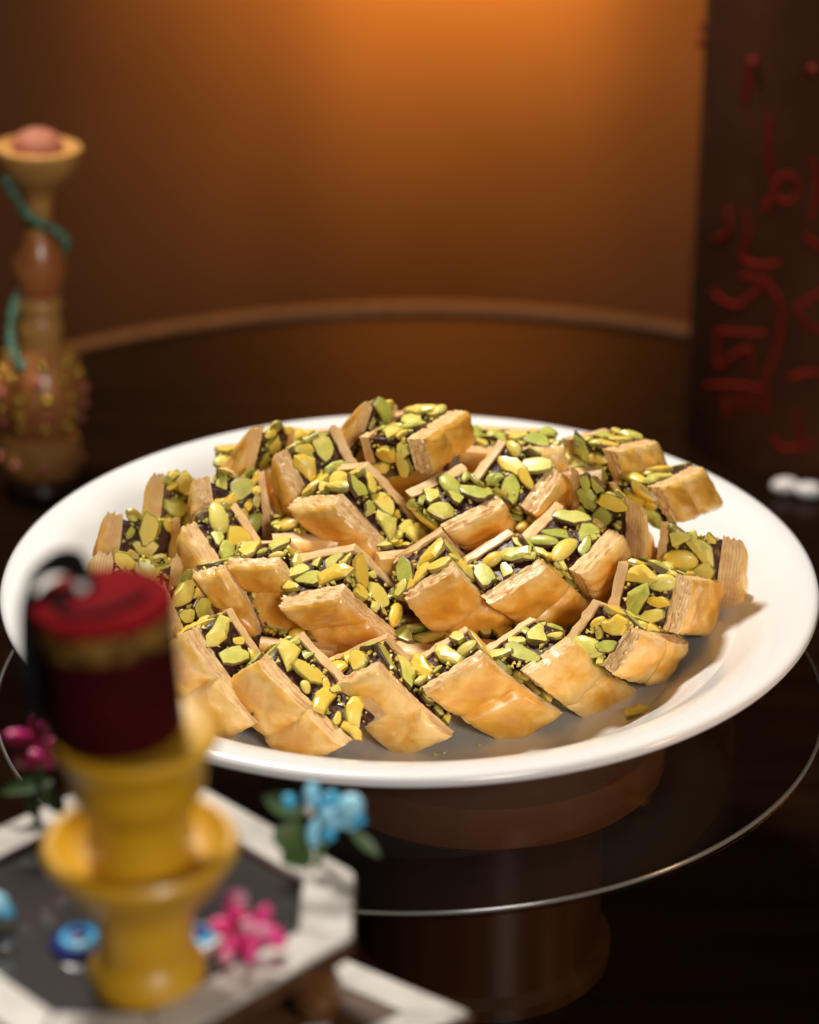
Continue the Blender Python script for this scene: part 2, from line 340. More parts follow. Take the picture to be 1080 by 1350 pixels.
# ---------------------------------------------------------------- baklava
def boxgrid(nu, nv, nt, pos):
    V = []; idx = {}; F = []; S = []; U = []
    def vid(i, j, k):
        if (i, j, k) not in idx: idx[i, j, k] = len(V); V.append(pos(i / nu, j / nv, k / nt))
        return idx[i, j, k]
    def quad(c, side):
        F.append(tuple(vid(*p) for p in c)); S.append(side)
        if side in (0, 1): U.append([(p[0] / nu, p[1] / nv) for p in c])
        elif side in (2, 3): U.append([(p[1] / nv, p[2] / nt) for p in c])
        else: U.append([(p[0] / nu, p[2] / nt) for p in c])
    for i in range(nu):
        for j in range(nv):
            quad([(i, j, 0), (i, j + 1, 0), (i + 1, j + 1, 0), (i + 1, j, 0)], 0)
            quad([(i, j, nt), (i + 1, j, nt), (i + 1, j + 1, nt), (i, j + 1, nt)], 1)
    for j in range(nv):
        for k in range(nt):
            quad([(0, j, k), (0, j, k + 1), (0, j + 1, k + 1), (0, j + 1, k)], 2)
            quad([(nu, j, k), (nu, j + 1, k), (nu, j + 1, k + 1), (nu, j, k + 1)], 3)
    for i in range(nu):
        for k in range(nt):
            quad([(i, 0, k), (i + 1, 0, k), (i + 1, 0, k + 1), (i, 0, k + 1)], 4)
            quad([(i, nv, k), (i, nv, k + 1), (i + 1, nv, k + 1), (i + 1, nv, k)], 5)
    return V, F, S, U

# a stock of nut meshes, shared by all pieces
def nut_mesh(seed, kind):
    rnd = random.Random(seed); n = 8 if kind == 'chunk' else 14
    ph = [rnd.uniform(0, 6.28) for _ in range(3)]
    if kind == 'cut':
        def rad(a, z): return 1 + .10 * math.sin(2 * a + ph[0]) + .09 * math.sin(3 * a + ph[1]) + .05 * math.sin(5 * a + ph[2])
        L = [(-.55, .55), (-.25, .92), (.12, 1.0), (.30, .97), (.40, .88), (.45, .60)]
    elif kind == 'chunk':
        def rad(a, z): return 1 + .16 * math.sin(2 * a + ph[0]) + .16 * math.sin(3 * a + ph[1] + z) + .10 * math.sin(5 * a + ph[2] - 2 * z)
        L = [(-.5, .6), (-.1, 1.0), (.3, .98), (.55, .82), (.72, .5)]
    else:
        def rad(a, z): return 1 + .05 * math.sin(2 * a + ph[0]) + .04 * math.sin(3 * a + ph[1])
        L = [(-.6, .6), (-.2, .95), (.15, 1), (.45, .88), (.68, .62), (.80, .30)]
    V = []; el = rnd.uniform(1.25, 2.1); ja = {'cut': .09, 'chunk': .15, 'whole': .03}[kind]; lim = rnd.uniform(.25, .8) if kind == 'cut' and rnd.random() < .6 else 9; lim2 = rnd.uniform(.4, .9) if kind == 'chunk' else 9; jit = [1 + rnd.uniform(-ja, ja) for _ in range(n)]
    for z, s in L:
        for k in range(n):
            a = 2 * math.pi * k / n; r = s * rad(a, z)
            wob = rnd.uniform(-.03, .03) if kind != 'chunk' else rnd.uniform(-.10, .10)
            r *= jit[k]; V.append((min(r * math.cos(a), lim) * math.sqrt(el) * .004, min(r * math.sin(a), lim2) / math.sqrt(el) * .004, (z + wob) * .004))
    F = []; fm = []
    cutfrom = 4 if kind == 'cut' else (2 if kind == 'chunk' else 2)
    for j in range(len(L) - 1):
        for k in range(n):
            F.append((j * n + k, j * n + (k + 1) % n, (j + 1) * n + (k + 1) % n, (j + 1) * n + k)); fm.append(0 if j >= cutfrom else 1)
    V.append((0, 0, (L[-1][0] + .03) * .004)); t = len(V) - 1
    for k in range(n): F.append(((len(L) - 1) * n + k, (len(L) - 1) * n + (k + 1) % n, t)); fm.append(0)
    return make_mesh('pistachio', V, F, [M_nut, M_skin], fm=fm, sharp={'cut': 30, 'chunk': 22, 'whole': 60}[kind])
NUTS = [nut_mesh(100 + i, 'cut') for i in range(9)] + [nut_mesh(200 + i, 'chunk') for i in range(5)] + [nut_mesh(300 + i, 'whole') for i in range(4)]

def scatter_nuts(parent, rnd, O, e1, e2, n, crumbs, dens=1.0):
    """knife-cut pistachios packed over one cut face (O, e1, e2), outward normal n"""
    a, b = e1.length, e2.length; x = e1.normalized(); placed = []
    yv = (e2 - x * e2.dot(x)); hb = yv.length; yv.normalize(); sk = e2.dot(x)
    if n.dot(x.cross(yv)) < 0: flip = -1
    else: flip = 1
    for R, tries in ((.0068, 50), (.0056, 90), (.0044, 110), (.0029, 90)):
        for _ in range(int(tries * 1.6 * dens)):
            s = rnd.uniform(0, 1); t = rnd.uniform(0, 1)
            px = s * a + t * sk; py = t * hb
            m = R * .62
            if py < m or py > hb - m or s * a < m * .8 or s * a > a - m * .8: continue
            if any((px - q[0]) ** 2 + (py - q[1]) ** 2 < ((R + q[2]) * .75) ** 2 for q in placed): continue
            placed.append((px, py, R))
    if crumbs is not None:
        for _ in range(int(26 * a * hb / .0004)):
            sx = rnd.uniform(.02, .98); t = rnd.uniform(.02, .98); c = O + x * (sx * a + t * sk) + yv * (t * hb) + n * rnd.uniform(-.0008, .0004)
            rr = rnd.uniform(.0005, .0013); R3 = Matrix.Rotation(rnd.uniform(0, 6.28), 3, Vector((rnd.uniform(-1, 1), rnd.uniform(-1, 1), rnd.uniform(-1, 1) + .01)).normalized())
            v = [R3 @ Vector(p) * rr + c for p in ((1.3, 0, 0), (-1, .8, 0), (-.8, -.9, .1), (.1, .2, 1), (0, -.1, -.8))]
            crumbs.add(v, [(0, 1, 3), (1, 2, 3), (2, 0, 3), (1, 0, 4), (2, 1, 4), (0, 2, 4)])
    for px, py, R in placed:
        me = rnd.choice(NUTS[:9] if rnd.random() < .5 else NUTS[9:14] if rnd.random() < .8 else NUTS[14:]) if R > .0025 else rnd.choice(NUTS[9:14])
        o = link_mesh('pistachio', me, parent)
        p = O + x * px + yv * py + n * rnd.uniform(-.0008, .0010)
        ang = rnd.uniform(0, 6.28)
        zt = (n + (x * rnd.uniform(-1, 1) + yv * rnd.uniform(-1, 1)) * .26).normalized()
        xx = (x * math.cos(ang) + yv * math.sin(ang)); xx = (xx - zt * xx.dot(zt)).normalized(); yy = zt.cross(xx)
        k = R / .0044
        M = Matrix((xx * k, yy * k, zt * min(k, 1) * .9)).transposed().to_4x4(); M.translation = p
        o.matrix_local = M

def baklava(seed, O, w, q, r, label, group, detailed=True, nuts=True):
    """O: corner on the baked face; w, q edges of the baked face; r from baked face through the filling to the base sheet"""
    rnd = random.Random(seed)
    n_out = w.cross(q).normalized()
    if n_out.dot(r) > 0: n_out = -n_out
    C = O + (w + q + r) * .5
    base = Vector((C.x, C.y, min((O + w * a + q * b + r * c).z for a in (0, 1) for b in (0, 1) for c in (0, 1))))
    root = empty('baklava_piece', base, label, 'baklava', group)
    O = O - base; wn, qn = w.normalized(), q.normalized(); sd = rnd.uniform(0, 99)
    t1 = rnd.uniform(.24, .30); t2 = rnd.uniform(.86, .90); seam = rnd.uniform(.46, .60); dip = rnd.uniform(.0012, .0026) if q.length > .032 else 0
    bul = rnd.uniform(.0010, .0022)
    bw, bn = rnd.uniform(-.0022, .0022), rnd.uniform(-.0016, .0016); tp = rnd.uniform(-.06, .06)
    def warp(p, u, v): c = 4 * (v - .5) ** 2; return p + wn * bw * c + n_out * bn * c + w * (u - .5) * tp * (v - .5) * 2
    nu, nv, nt = (16, 26, 7) if detailed else (4, 6, 2)
    def wob(u, v, t, amp): 
        p = Vector((u * 3 + sd, v * 4, t * 9)); return noise.noise(p) * amp
    def top(u, v, k):
        t = k * t1
        p = warp(O + w * u + q * v + r * t, u, v)
        eu = 2 * min(u, 1 - u); ev = min(v, 1 - v) * 2
        if k < .99:
            g = (1 - k)
            h = bul * (min(1, eu * 2.2) ** .6) * (min(1, ev * 3) ** .6) - .0010 * (1 - min(1, eu * 6)) - .0012 * (1 - min(1, ev * 9))
            h += wob(u * 1.4, v * 1.4, 0, .0010) + wob(u * 4 + 7, v * 4, 3, .0003)
            ds = (v - seam - .05 * math.sin(u * 2.5 + sd)) * q.length
            if dip: h -= dip * math.exp(-(ds / .0013) ** 2) + dip * .5 * math.exp(-(ds / .0045) ** 2)
            p = p + n_out * h * g
        ly = .00035 * math.sin(k * 24 + sd) + wob(u * 5, v * 7, k * 2, .0007)
        if u < .01: p -= wn * ly
        if u > .99: p += wn * ly
        if v < .01: p -= qn * (ly + wob(u * 4, 1, k, .0012) + wob(u * 11, 5, k * 3, .0009))
        if v > .99: p += qn * ly
        return p
    V, F, S, U = boxgrid(nu, nv, nt, top)
    obj('top_crust', V, F, [M_gold, M_layer], root, fm=[0 if s == 0 else 1 for s in S], uvs=U, sharp=48)
    def bot(u, v, k):
        t = t2 + k * (1 - t2)
        p = warp(O + w * u + q * v + r * t, u, v) + r.normalized() * wob(u * 2, v * 2, k, .0010)
        ly = .0003 * math.sin(k * 14 + sd) + wob(u * 5, v * 7, k * 2 + 4, .0009)
        if u < .01: p -= wn * ly
        if u > .99: p += wn * ly
        if v < .01: p -= qn * ly
        if v > .99: p += qn * ly
        return p
    V, F, S, U = boxgrid(max(4, nu // 2), max(6, nv // 2), 3, bot)
    obj('base_sheet', V, F, [M_gold, M_layer], root, fm=[0 if s == 1 else 1 for s in S], uvs=U, sharp=48)
    ins = .0014
    def fil(u, v, k):
        t = t1 - .01 + k * (t2 - t1 + .02)
        uu = ins / w.length + u * (1 - 2 * ins / w.length); vv = ins / q.length + v * (1 - 2 * ins / q.length)
        p = warp(O + w * uu + q * vv + r * t, uu, vv)
        d = noise.noise(Vector((u * 9 + sd, v * 14, k * 7))) * .0011
        if u < .01: p -= wn * d
        if u > .99: p += wn * d
        if v < .01: p -= qn * d
        if v > .99: p += qn * d
        return p
    V, F, S, U = boxgrid(14 if detailed else 3, 22 if detailed else 4, 8 if detailed else 2, fil)
    core = obj('filling', V, F, M_fill, root)
    if nuts:
        f0 = t1 + .01; fr = r * (t2 - t1 - .03)
        nC = w.cross(r).normalized()
        if nC.dot(q) > 0: nC = -nC
        nS = q.cross(r).normalized()
        if nS.dot(w) < 0: nS = -nS
        cr = MB()
        scatter_nuts(core, rnd, O + r * f0, w, fr, nC, cr)
        if nuts != 'top':
            scatter_nuts(core, rnd, O + w + r * f0, q, fr, nS, cr, .8)
            scatter_nuts(core, rnd, O + r * f0, q, fr, -nS, cr, .6)
        tag(cr.build('nut_crumbs', M_nut, core, smooth=False), kind='stuff')
    return root

def dome(x, y):
    return .112 - .45 * max(0, math.hypot(.75 * x, y - 1.04) - .015)
def on_dome(px, py):
    lo, hi = .5, 1.6
    d = ray(px, py); o = Vector((0, 0, CAMH))
    # march along the ray to the pile's surface
    t = .8
    while t < 1.4:
        p = o + d * t
        if p.z <= dome(p.x, p.y): break
        t += .001
    return p
XA = Vector((1, 0, 0)); UP = Vector((0, math.sin(PITCH), math.cos(PITCH))); BACK = Vector((0, -math.cos(PITCH), math.sin(PITCH)))
G_ROW1 = 'baklava pieces in the bottom row of the pile'; G_ROW2 = 'baklava pieces in the middle of the pile'; G_ROW3 = 'baklava pieces at the top and back of the pile'; G_SIDE = 'baklava pieces along the edge of the pile'
# label, group, corner A and corner B of the edge where baked face meets the upper cut face, r (to base sheet), q (down the baked face), thickness
PIECES = [
 ('bottom-row baklava piece half hidden behind the red fez', G_ROW1, (196, 868), (244, 836), (56, -32), (87, 116), .026),
 ('bottom-row baklava piece with a cracked crust, second from the fez', G_ROW1, (283, 906), (340, 872), (56, -36), (106, 106), .026),
 ('bottom-row baklava piece third from the fez, its golden seamed face toward the rim', G_ROW1, (424, 910), (491, 880), (11, -40), (100, 92), .026),
 ('bottom-row baklava piece fourth from the fez, its cut end tipped upward', G_ROW1, (562, 911), (631, 868), (-24, -36), (110, 80), .026),
 ('bottom-row baklava piece fifth from the fez with a nut crumb at its foot', G_ROW1, (697, 889), (757, 851), (-58, -33), (95, 75), .027),
 ('bottom-row baklava piece farthest from the fez with flaky rounded crust', G_ROW1, (812, 893), (848, 842), (-60, -46), (76, 20), .027),
 ('baklava piece with ribbed flaky crust turned to the bare rim opposite the fez', G_SIDE, (891, 831), (906, 766), (-84, -20), (58, 8), .030),
 ('baklava piece with a large round pistachio facing the bare rim opposite the fez', G_SIDE, (967, 772), (970, 718), (-92, -22), (6, 34), .032),
 ('small baklava piece lying apart against the far rim beside one large green pistachio', G_SIDE, (896, 688), (868, 646), (-58, -6), (26, -10), .027),
 ('baklava piece on the far edge of the pile toward the dark canister', G_SIDE, (827, 649), (806, 600), (-58, -18), (28, -6), .027),
 ('baklava piece with a square-cut green pistachio, below the canister side of the peak', G_ROW2, (842, 740), (836, 672), (-80, -46), (16, 30), .034),
 ('middle-row baklava piece with a dark sticky hollow under a slim pale nut', G_ROW2, (767, 758), (818, 712), (-78, -40), (28, 40), .032),
 ('middle-row baklava piece with smooth rounded amber crust and a deep dark hollow', G_ROW2, (655, 790), (718, 751), (-44, -46), (72, 58), .027),
 ('middle-row baklava piece with four large nuts framed in pale phyllo above amber crust', G_ROW2, (535, 795), (594, 758), (-18, -50), (84, 70), .027),
 ('wide baklava piece at the heart of the pile with many chopped pistachios', G_ROW2, (374, 800), (444, 786), (16, -62), (58, 52), .030),
 ('shiny amber baklava piece wedged behind the wide chopped-nut piece', G_ROW2, (305, 743), (368, 741), (14, -28), (52, 92), .022),
 ('pale crusted baklava piece leaning between two nut-filled pieces near the fez', G_ROW2, (262, 757), (298, 748), (12, -18), (34, 62), .020),
 ('baklava piece showing one slim upright nut right beside the fez', G_ROW2, (214, 782), (238, 838), (42, -20), (-16, 40), .024),
 ('baklava piece with a round dark-rimmed pistachio on the fez side', G_SIDE, (243, 692), (284, 752), (62, -28), (-8, 44), .028),
 ('baklava piece on the outer edge directly above the fez', G_SIDE, (135, 730), (127, 778), (98, 8), (-6, 34), .034),
 ('baklava piece with one big pale nut on the outer edge near the fez', G_SIDE, (152, 678), (137, 726), (80, 6), (-8, 40), .031),
 ('baklava piece with one bright yellow nut on the edge toward the water pipe', G_SIDE, (209, 622), (203, 672), (54, 8), (-5, 36), .027),
 ('baklava piece with upright phyllo walls in the row toward the water pipe', G_SIDE, (263, 632), (270, 676), (80, -10), (-4, 42), .030),
 ('sloping baklava piece at the back edge of the pile toward the water pipe', G_SIDE, (338, 563), (326, 612), (48, 0), (-36, 44), .026),
 ('baklava piece with pale upright wall just below the peak', G_ROW3, (364, 606), (389, 656), (74, -36), (-2, 52), .031),
 ('baklava piece below the peak with a dark gap and two long hanging nuts', G_ROW3, (387, 669), (441, 665), (40, -50), (44, 48), .028),
 ('baklava piece below the peak with pale thick crust and two sliced almond-shaped nuts', G_ROW3, (591, 699), (654, 668), (-52, -50), (42, 40), .029),
 ('narrow baklava piece at the peak with a golden outer wall', G_ROW3, (483, 528), (472, 562), (38, 4), (-24, 30), .022),
 ('topmost baklava piece with three upright green nuts and an amber crust', G_ROW3, (566, 621), (556, 584), (-76, -4), (58, -42), .030),
 ('baklava piece beside the peak with a square green nut above a long yellow one', G_ROW3, (706, 672), (742, 624), (-74, -42), (14, 26), .031),
 ('low baklava piece behind the peak with an orange crust', G_ROW3, (688, 596), (738, 592), (-16, -26), (8, 34), .022),
]
for i, (label, group, A, B, r, q, T) in enumerate(PIECES):
    mid = ((A[0] + B[0] + r[0]) / 2, (A[1] + B[1] + r[1]) / 2)
    P = on_dome((A[0] + B[0]) / 2 + r[0] * .5, (A[1] + B[1]) / 2 + r[1] * .5)
    s = depth_of(P) / FPX
    def cv(v): return Vector((v[0] * s, -v[1] * s))
    w2, q2, r2 = cv((B[0] - A[0], B[1] - A[1])), cv(q), cv(r)
    rz = -math.sqrt(max(T * T - r2.length_squared, (.30 * T) ** 2))
    wz = -(w2.dot(r2)) / rz; qz = -(q2.dot(r2)) / rz
    wz = max(-.022, min(.022, wz)); qz = max(-.045, min(.045, qz))
    def w3(v, z): return XA * v.x + UP * v.y + BACK * z
    w, qq, rr = w3(w2, wz) * (1.06 if group == G_ROW1 else 1.14), w3(q2, qz), w3(r2, rz) * (1.08 if group == G_ROW1 else 1.18)
    if qq.length < .034: qq = qq * (.034 / qq.length)
    O = P - w * .5 - rr * .5
    baklava(500 + i, O, w, qq, rr, label, group)

# pieces buried inside the pile
k = 0
for z0, spots in ((.0195, [(-.085, 0), (-.045, -.045), (-.045, .035), (0, -.05), (0, .03), (.045, -.045), (.045, .035), (.088, 0), (0, .075), (-.09, .05), (.09, .05), (.115, .02), (-.115, .02), (0, .112), (-.05, .085), (.05, .085)]),
                  (.0465, [(-.045, .005), (0, -.01), (.045, .005), (-.04, .050), (.04, .050), (0, .035), (0, .095), (-.08, .04), (.08, .04)]), (.0735, [(0, .05)]), (.0620, [(.042, .066), (-.040, .066), (.005, .082), (.07, .045), (-.072, .045)])):
    for x, y in spots:
        a = random.uniform(-.3, .3); ca, sa = math.cos(a), math.sin(a)
        w = Vector((ca, sa, 0)) * .036; q = Vector((0, 0, -.026)); r = Vector((-sa, ca, 0)) * .034
        O = Vector((x, .985 + y, z0 + .0262)) - w * .5 - r * .5
        baklava(900 + k, O, w, q, r, 'baklava piece buried inside the pile under the visible rows', 'baklava pieces buried inside the pile', detailed=False, nuts='top'); k += 1

# a loose crumb of pistachio at the foot of the pile
o = link_mesh('pistachio_crumb', NUTS[10]); o.location = at_z(842, 941, .0215); o.scale = (1.15, 1.15, 1.1)
tag(o, 'loose yellow pistachio crumb on the dish at the foot of the bottom row', 'nut')

cr = MB(); rnd = random.Random(11)
for _ in range(26):
    a = rnd.uniform(0, 6.28); rr = rnd.uniform(.098, .116); c = Vector((PC.x + rr * math.cos(a), PC.y + rr * math.sin(a), .0192)); k = rnd.uniform(.0005, .0013)
    R3 = Matrix.Rotation(rnd.uniform(0, 6.28), 3, 'Z')
    cr.add([R3 @ Vector(p) * k + c for p in ((1.3, 0, 0), (-1, .8, 0), (-.8, -.9, .1), (.1, .2, 1), (0, -.1, -.6))], [(0, 1, 3), (1, 2, 3), (2, 0, 3), (1, 0, 4), (2, 1, 4), (0, 2, 4)])
tag(cr.build('nut_crumbs', M_nut, smooth=False), 'tiny nut crumbs scattered on the dish floor round the pile', 'crumbs', kind='stuff')

# ---------------------------------------------------------------- inlaid ornament in front: hexagonal box, tray, stand, fez
BC = Vector((-.0895, .632)); BOXZ = .07
bx = empty('inlaid_box', (BC.x, BC.y, TZ), 'diamond shaped dark wood box with pearl inlay lid under the octagonal tray', 'box')
def rh(k_, i): return Vector([(.110 * k_, 0), (0, .078 * k_), (-.110 * k_, 0), (0, -.078 * k_)][i % 4])
def band(poly_fn, r0, r1, k, n, gap):
    a0, a1 = poly_fn(r0, k), poly_fn(r0, k + 1); b0, b1 = poly_fn(r1, k), poly_fn(r1, k + 1)
    def cut(p, q): d = (q - p).normalized() * gap; return p + d, q - d
    a0, a1 = cut(a0, a1); b0, b1 = cut(b0, b1); return [a0, a1, b1, b0]
BT = BOXZ - TZ
mb = MB(); mb.prism([rh(1, i) for i in range(4)], 0, BT - .0015); box_body = mb.build('body', M_darkwood, bx, smooth=False)
for k in range(4):
    mb = MB(); mb.prism(band(rh, .80, .985, k, 4, .0006), BT - .0015, BT, .0003); mb.build('inlay_border', M_pearl, box_body, smooth=False)
    for f in (.2, .4, .6, .8):
        c = (rh(.66, k) * (1 - f) + rh(.66, k + 1) * f); t = (rh(1, k + 1) - rh(1, k)).normalized(); u = Vector((t.y, -t.x)); sz = .0075
        mb = MB(); mb.prism([c - t * sz, c - u * sz * .5, c + t * sz, c + u * sz * .5], BT - .0015, BT, .0003); mb.build('inlay_leaf', M_pearl, box_body, smooth=False)

TRZ = .111; TRB = .1035
tr = empty('octagonal_tray', (BC.x, BC.y, BOXZ), 'octagonal pearl-framed tray with grey glass floor holding the yellow stand', 'tray')
def oc(d, k):
    h = d * .0175 / .072 if d > .06 else d * .0140 / .0555
    return [Vector((d, -h)), Vector((d, h)), Vector((h, d)), Vector((-h, d)), Vector((-d, h)), Vector((-d, -h)), Vector((-h, -d)), Vector((h, -d))][k % 8]
z0, z1 = TRB - BOXZ, TRZ - BOXZ
mb = MB(); mb.prism([oc(.0725, k) for k in range(8)], z0, z0 + .003); mb.build('bottom', M_darkwood, tr, smooth=False)
for k in range(8):
    a0, a1, b0, b1 = oc(.0722, k), oc(.0722, k + 1), oc(.0552, k), oc(.0552, k + 1)
    mb = MB(); mb.prism([b0, b1, a1, a0][::-1], z0 + .003, z1 - .0015); rail = mb.build('frame_rail', M_darkwood, tr, smooth=False)
    mb = MB(); mb.prism(band(oc, .0558, .0717, k, 8, .0004), z1 - .0015, z1, .0004); mb.build('pearl_panel', M_pearl, rail, smooth=False)
mb = MB(); mb.prism([oc(.0550, k) for k in range(8)], z0 + .003, z0 + .0045); mb.build('glass_floor', M_mirror, tr, smooth=False)
for k in range(0, 8, 2):
    c = (oc(.060, k) + oc(.060, k + 1)) / 2
    mb = MB(); mb.lathe([(0, 0), (.006, 0), (.008, .004), (.0085, .010), (.006, .016), (.006, z0), (0, z0)], (c.x, c.y, 0), 20); mb.build('foot', M_walnut, tr)
FLZ = TRB + .0045

# yellow turned stand and the fez
SB = at_z(183, 1290, FLZ); SB.z = FLZ; SB.x += .0028
st = empty('turned_wooden_stand', SB, 'bright yellow turned wooden stand with two flared cups under the fez', 'stand')
def part(name, prof, m, parent, n=56): 
    q = MB(); q.lathe(prof, (0, 0, 0), n); return q.build(name, m, parent)
part('foot', [(0, 0), (.0165, 0), (.0175, .002), (.0172, .006), (.0155, .009), (.0145, .011), (0, .011)], M_yellow, st)
part('stem', [(0, .011), (.0145, .011), (.0142, .020), (.0150, .027), (.0165, .031), (0, .031)], M_yellow, st)
part('lower_cup', [(0, .031), (.0170, .031), (.0205, .0335), (.0235, .037), (.0245, .0405), (.0265, .043), (.0283, .0455), (.0287, .048), (.0275, .0498), (.0255, .0495), (.0225, .0460), (.018, .0440), (.0135, .0435), (0, .0435)], M_yellow, st)
part('neck', [(0, .0435), (.0155, .0435), (.0158, .049), (.0148, .056), (.0160, .0620), (.0175, .0640), (0, .0640)], M_yellow, st)
part('upper_cup', [(r_, z_ + .0035) for r_, z_ in [(0, .0605), (.0178, .0605), (.0195, .0635), (.0200, .068), (.0202, .0735), (.0216, .076), (.0236, .0785), (.0242, .0805), (.0236, .0822), (.0222, .0826), (.0205, .0818), (.0, .0815)]], M_yellow, st)
FZ = SB + Vector((-.0048, .001, .0853))
fz = empty('fez', FZ, 'small red felt fez with gilt band and black tassel on the yellow stand', 'hat')
fz.rotation_euler = (0, math.radians(-3), 0)
part('body', [(0, .0002), (.0184, .0002), (.0190, .0015), (.0190, .014), (.0192, .0310), (0, .0310)], M_felt_shaded, fz)
part('gilt_band', [(.0190, .0310), (.0197, .0310), (.0198, .0322), (.0198, .0375), (.0196, .0385), (.0188, .0385)], M_brass, fz)
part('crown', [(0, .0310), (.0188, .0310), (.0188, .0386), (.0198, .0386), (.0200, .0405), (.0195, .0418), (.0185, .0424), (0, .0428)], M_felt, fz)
mb = MB(); mb.ellipsoid((-.0060, .002, .0444), ((.0022, 0, 0), (0, .0022, 0), (0, 0, .0018))); mb.build('button', M_pearlbead, fz)
rnd = random.Random(3); mb = MB()
for k in range(110):
    a = rnd.uniform(-1, 1); b = rnd.uniform(-1, 1); e = rnd.uniform(.0, 1)
    pts = [(-.0045 + b * .002, .004 + a * .002, .0440), (-.008 + a * .002, .008 + b * .003, .0490 + a * .0022), (-.0150 + b * .0015, .008 + a * .004, .0490 + b * .0024), (-.0200 - .0015 * e, .004 + a * .006, .0440 + b * .001), (-.0205 - .0028 * e, .000 + a * .008, .032), (-.0205 - .0032 * e, -.001 + a * .009, .020), (-.0204 - .0032 * e, -.001 + b * .009, .010 - rnd.uniform(0, .007))]
    mb.tube(smooth_path(pts, 4), .00055, 4)
mb.build('tassel', M_black, fz)
mb = MB(); mb.tube(smooth_path([(-.006, .002, .0442), (-.012, -.007, .0438), (-.006, -.0125, .0436), (.005, -.010, .0436), (.0125, -.001, .0436)], 6), .0009, 8); mb.build('cord', M_black, fz)

# cloth flowers on the tray frame
def petal(mb, base, d, L, Wd, th, side=None):
    d = Vector(d).normalized(); s = d.orthogonal().normalized() if side is None else Vector(side).normalized(); s = (s - d * s.dot(d)).normalized(); u = d.cross(s)
    mb.ellipsoid(Vector(base) + d * L * .5, (s * Wd, u * th, d * L * .5), 10, 7)
def leaf(mb, base, d, L, Wd, nrm):
    d = Vector(d).normalized(); nrm = Vector(nrm).normalized(); s = d.cross(nrm).normalized(); nrm = s.cross(d); V = []; n = 8
    for i in range(n + 1):
        t = i / n; ww = Wd * math.sin(math.pi * min(1, t * .95 + .03)) ** .8; c = Vector(base) + d * L * t - nrm * L * .25 * t * t
        V += [c - s * ww + nrm * ww * .3, c, c + s * ww + nrm * ww * .3, c - nrm * .0005]
    F = []
    for i in range(n):
        a = i * 4; b = a + 4
        F += [(a, a + 1, b + 1, b), (a + 1, a + 2, b + 2, b + 1), (a + 2, a + 3, b + 3, b + 2), (a + 3, a, b, b + 3)]
    F += [(0, 3, 2, 1), (n * 4, n * 4 + 1, n * 4 + 2, n * 4 + 3)]
    mb.add(V, F)
def flower(base, label, petals, leaves, beads=(), group='cloth flowers on the tray', name='cloth_flower', stem=True):
    """petals: (px, py, dx, dy, length px, width px, material); positions on the picture at the flower's own distance"""
    root = empty(name, base, label, 'flower', group); Y = base.y
    def at(px, py, off=0): return at_y(px, py, Y + off) - base
    sc_ = depth_of(base) / FPX
    if stem:
        top = at(*petals[0][:2]); q = MB(); q.tube(smooth_path([(0, 0, 0), tuple(top * .5 + Vector((0, .002, 0))), tuple(top)], 5), .0012, 8); q.build('stem', M_leaf, root)
    for i, (px, py, dx, dy, L, W_, m) in enumerate(petals):
        off = random.uniform(-.006, .006); q = MB()
        d = XA * dx - UP * dy + BACK * random.uniform(-.3, .6) * math.hypot(dx, dy)
        petal(q, at(px, py, off) - d.normalized() * L * sc_ * .5, d, L * sc_, W_ * sc_ * .5, W_ * sc_ * .36); q.build('petal', m, root)
    for (px, py, dx, dy, L, W_) in leaves:
        q = MB(); d = XA * dx - UP * dy + BACK * .2 * math.hypot(dx, dy); leaf(q, at(px, py, .003), d, L * sc_, W_ * sc_ * .5, BACK + UP * .5); q.build('leaf', M_leaf, root)
    for (px, py, r, m) in beads:
        q = MB(); c = at(px, py, -.006); rr = r * sc_; q.ellipsoid(c, ((rr, 0, 0), (0, rr, 0), (0, 0, rr))); q.build('bead', m, root)
    return root
flower(at_z(418, 1140, TRZ), 'sky blue cloth flower with bright blue beads on the tray corner',
       [(440, 1075, 1, -.2, 44, 40, M_blue), (412, 1048, .1, -1, 34, 27, M_blue), (460, 1066, .6, -.5, 46, 38, M_blue), (416, 1098, -.2, 1, 40, 30, M_blue), (430, 1060, 1, 0, 34, 24, M_deepblue), (462, 1082, 1, .3, 30, 26, M_blue), (408, 1066, .2, 1, 22, 14, M_cream)],
       [(395, 1085, -.3, 1, 46, 60), (400, 1075, -1, -.6, 55, 32), (405, 1110, -.6, .9, 40, 44), (462, 1095, 1, .75, 50, 17), (395, 1120, -.2, .6, 30, 40)],
       [(381, 1056, 10, M_deepblue), (473, 1081, 10, M_deepblue), (434, 1101, 9, M_deepblue), (438, 1053, 11, M_deepblue)])
flower(at_z(48, 1080, TRZ), 'magenta cloth bud cluster with dark green leaf on the tray edge behind the stand',
       [(52, 975, .2, -1, 50, 24, M_pink), (42, 958, -.1, -1, 36, 17, M_pink), (24, 972, -.9, -.1, 38, 22, M_pink), (40, 1000, -.7, .1, 42, 26, M_pink), (66, 982, .8, -.4, 36, 20, M_pink), (60, 1000, .3, .3, 30, 22, M_pink)],
       [(70, 1030, -1, .1, 70, 24), (60, 1040, .4, .5, 40, 24), (45, 1035, -.1, 1, 40, 22)], [(26, 1003, 9, M_palepink)])
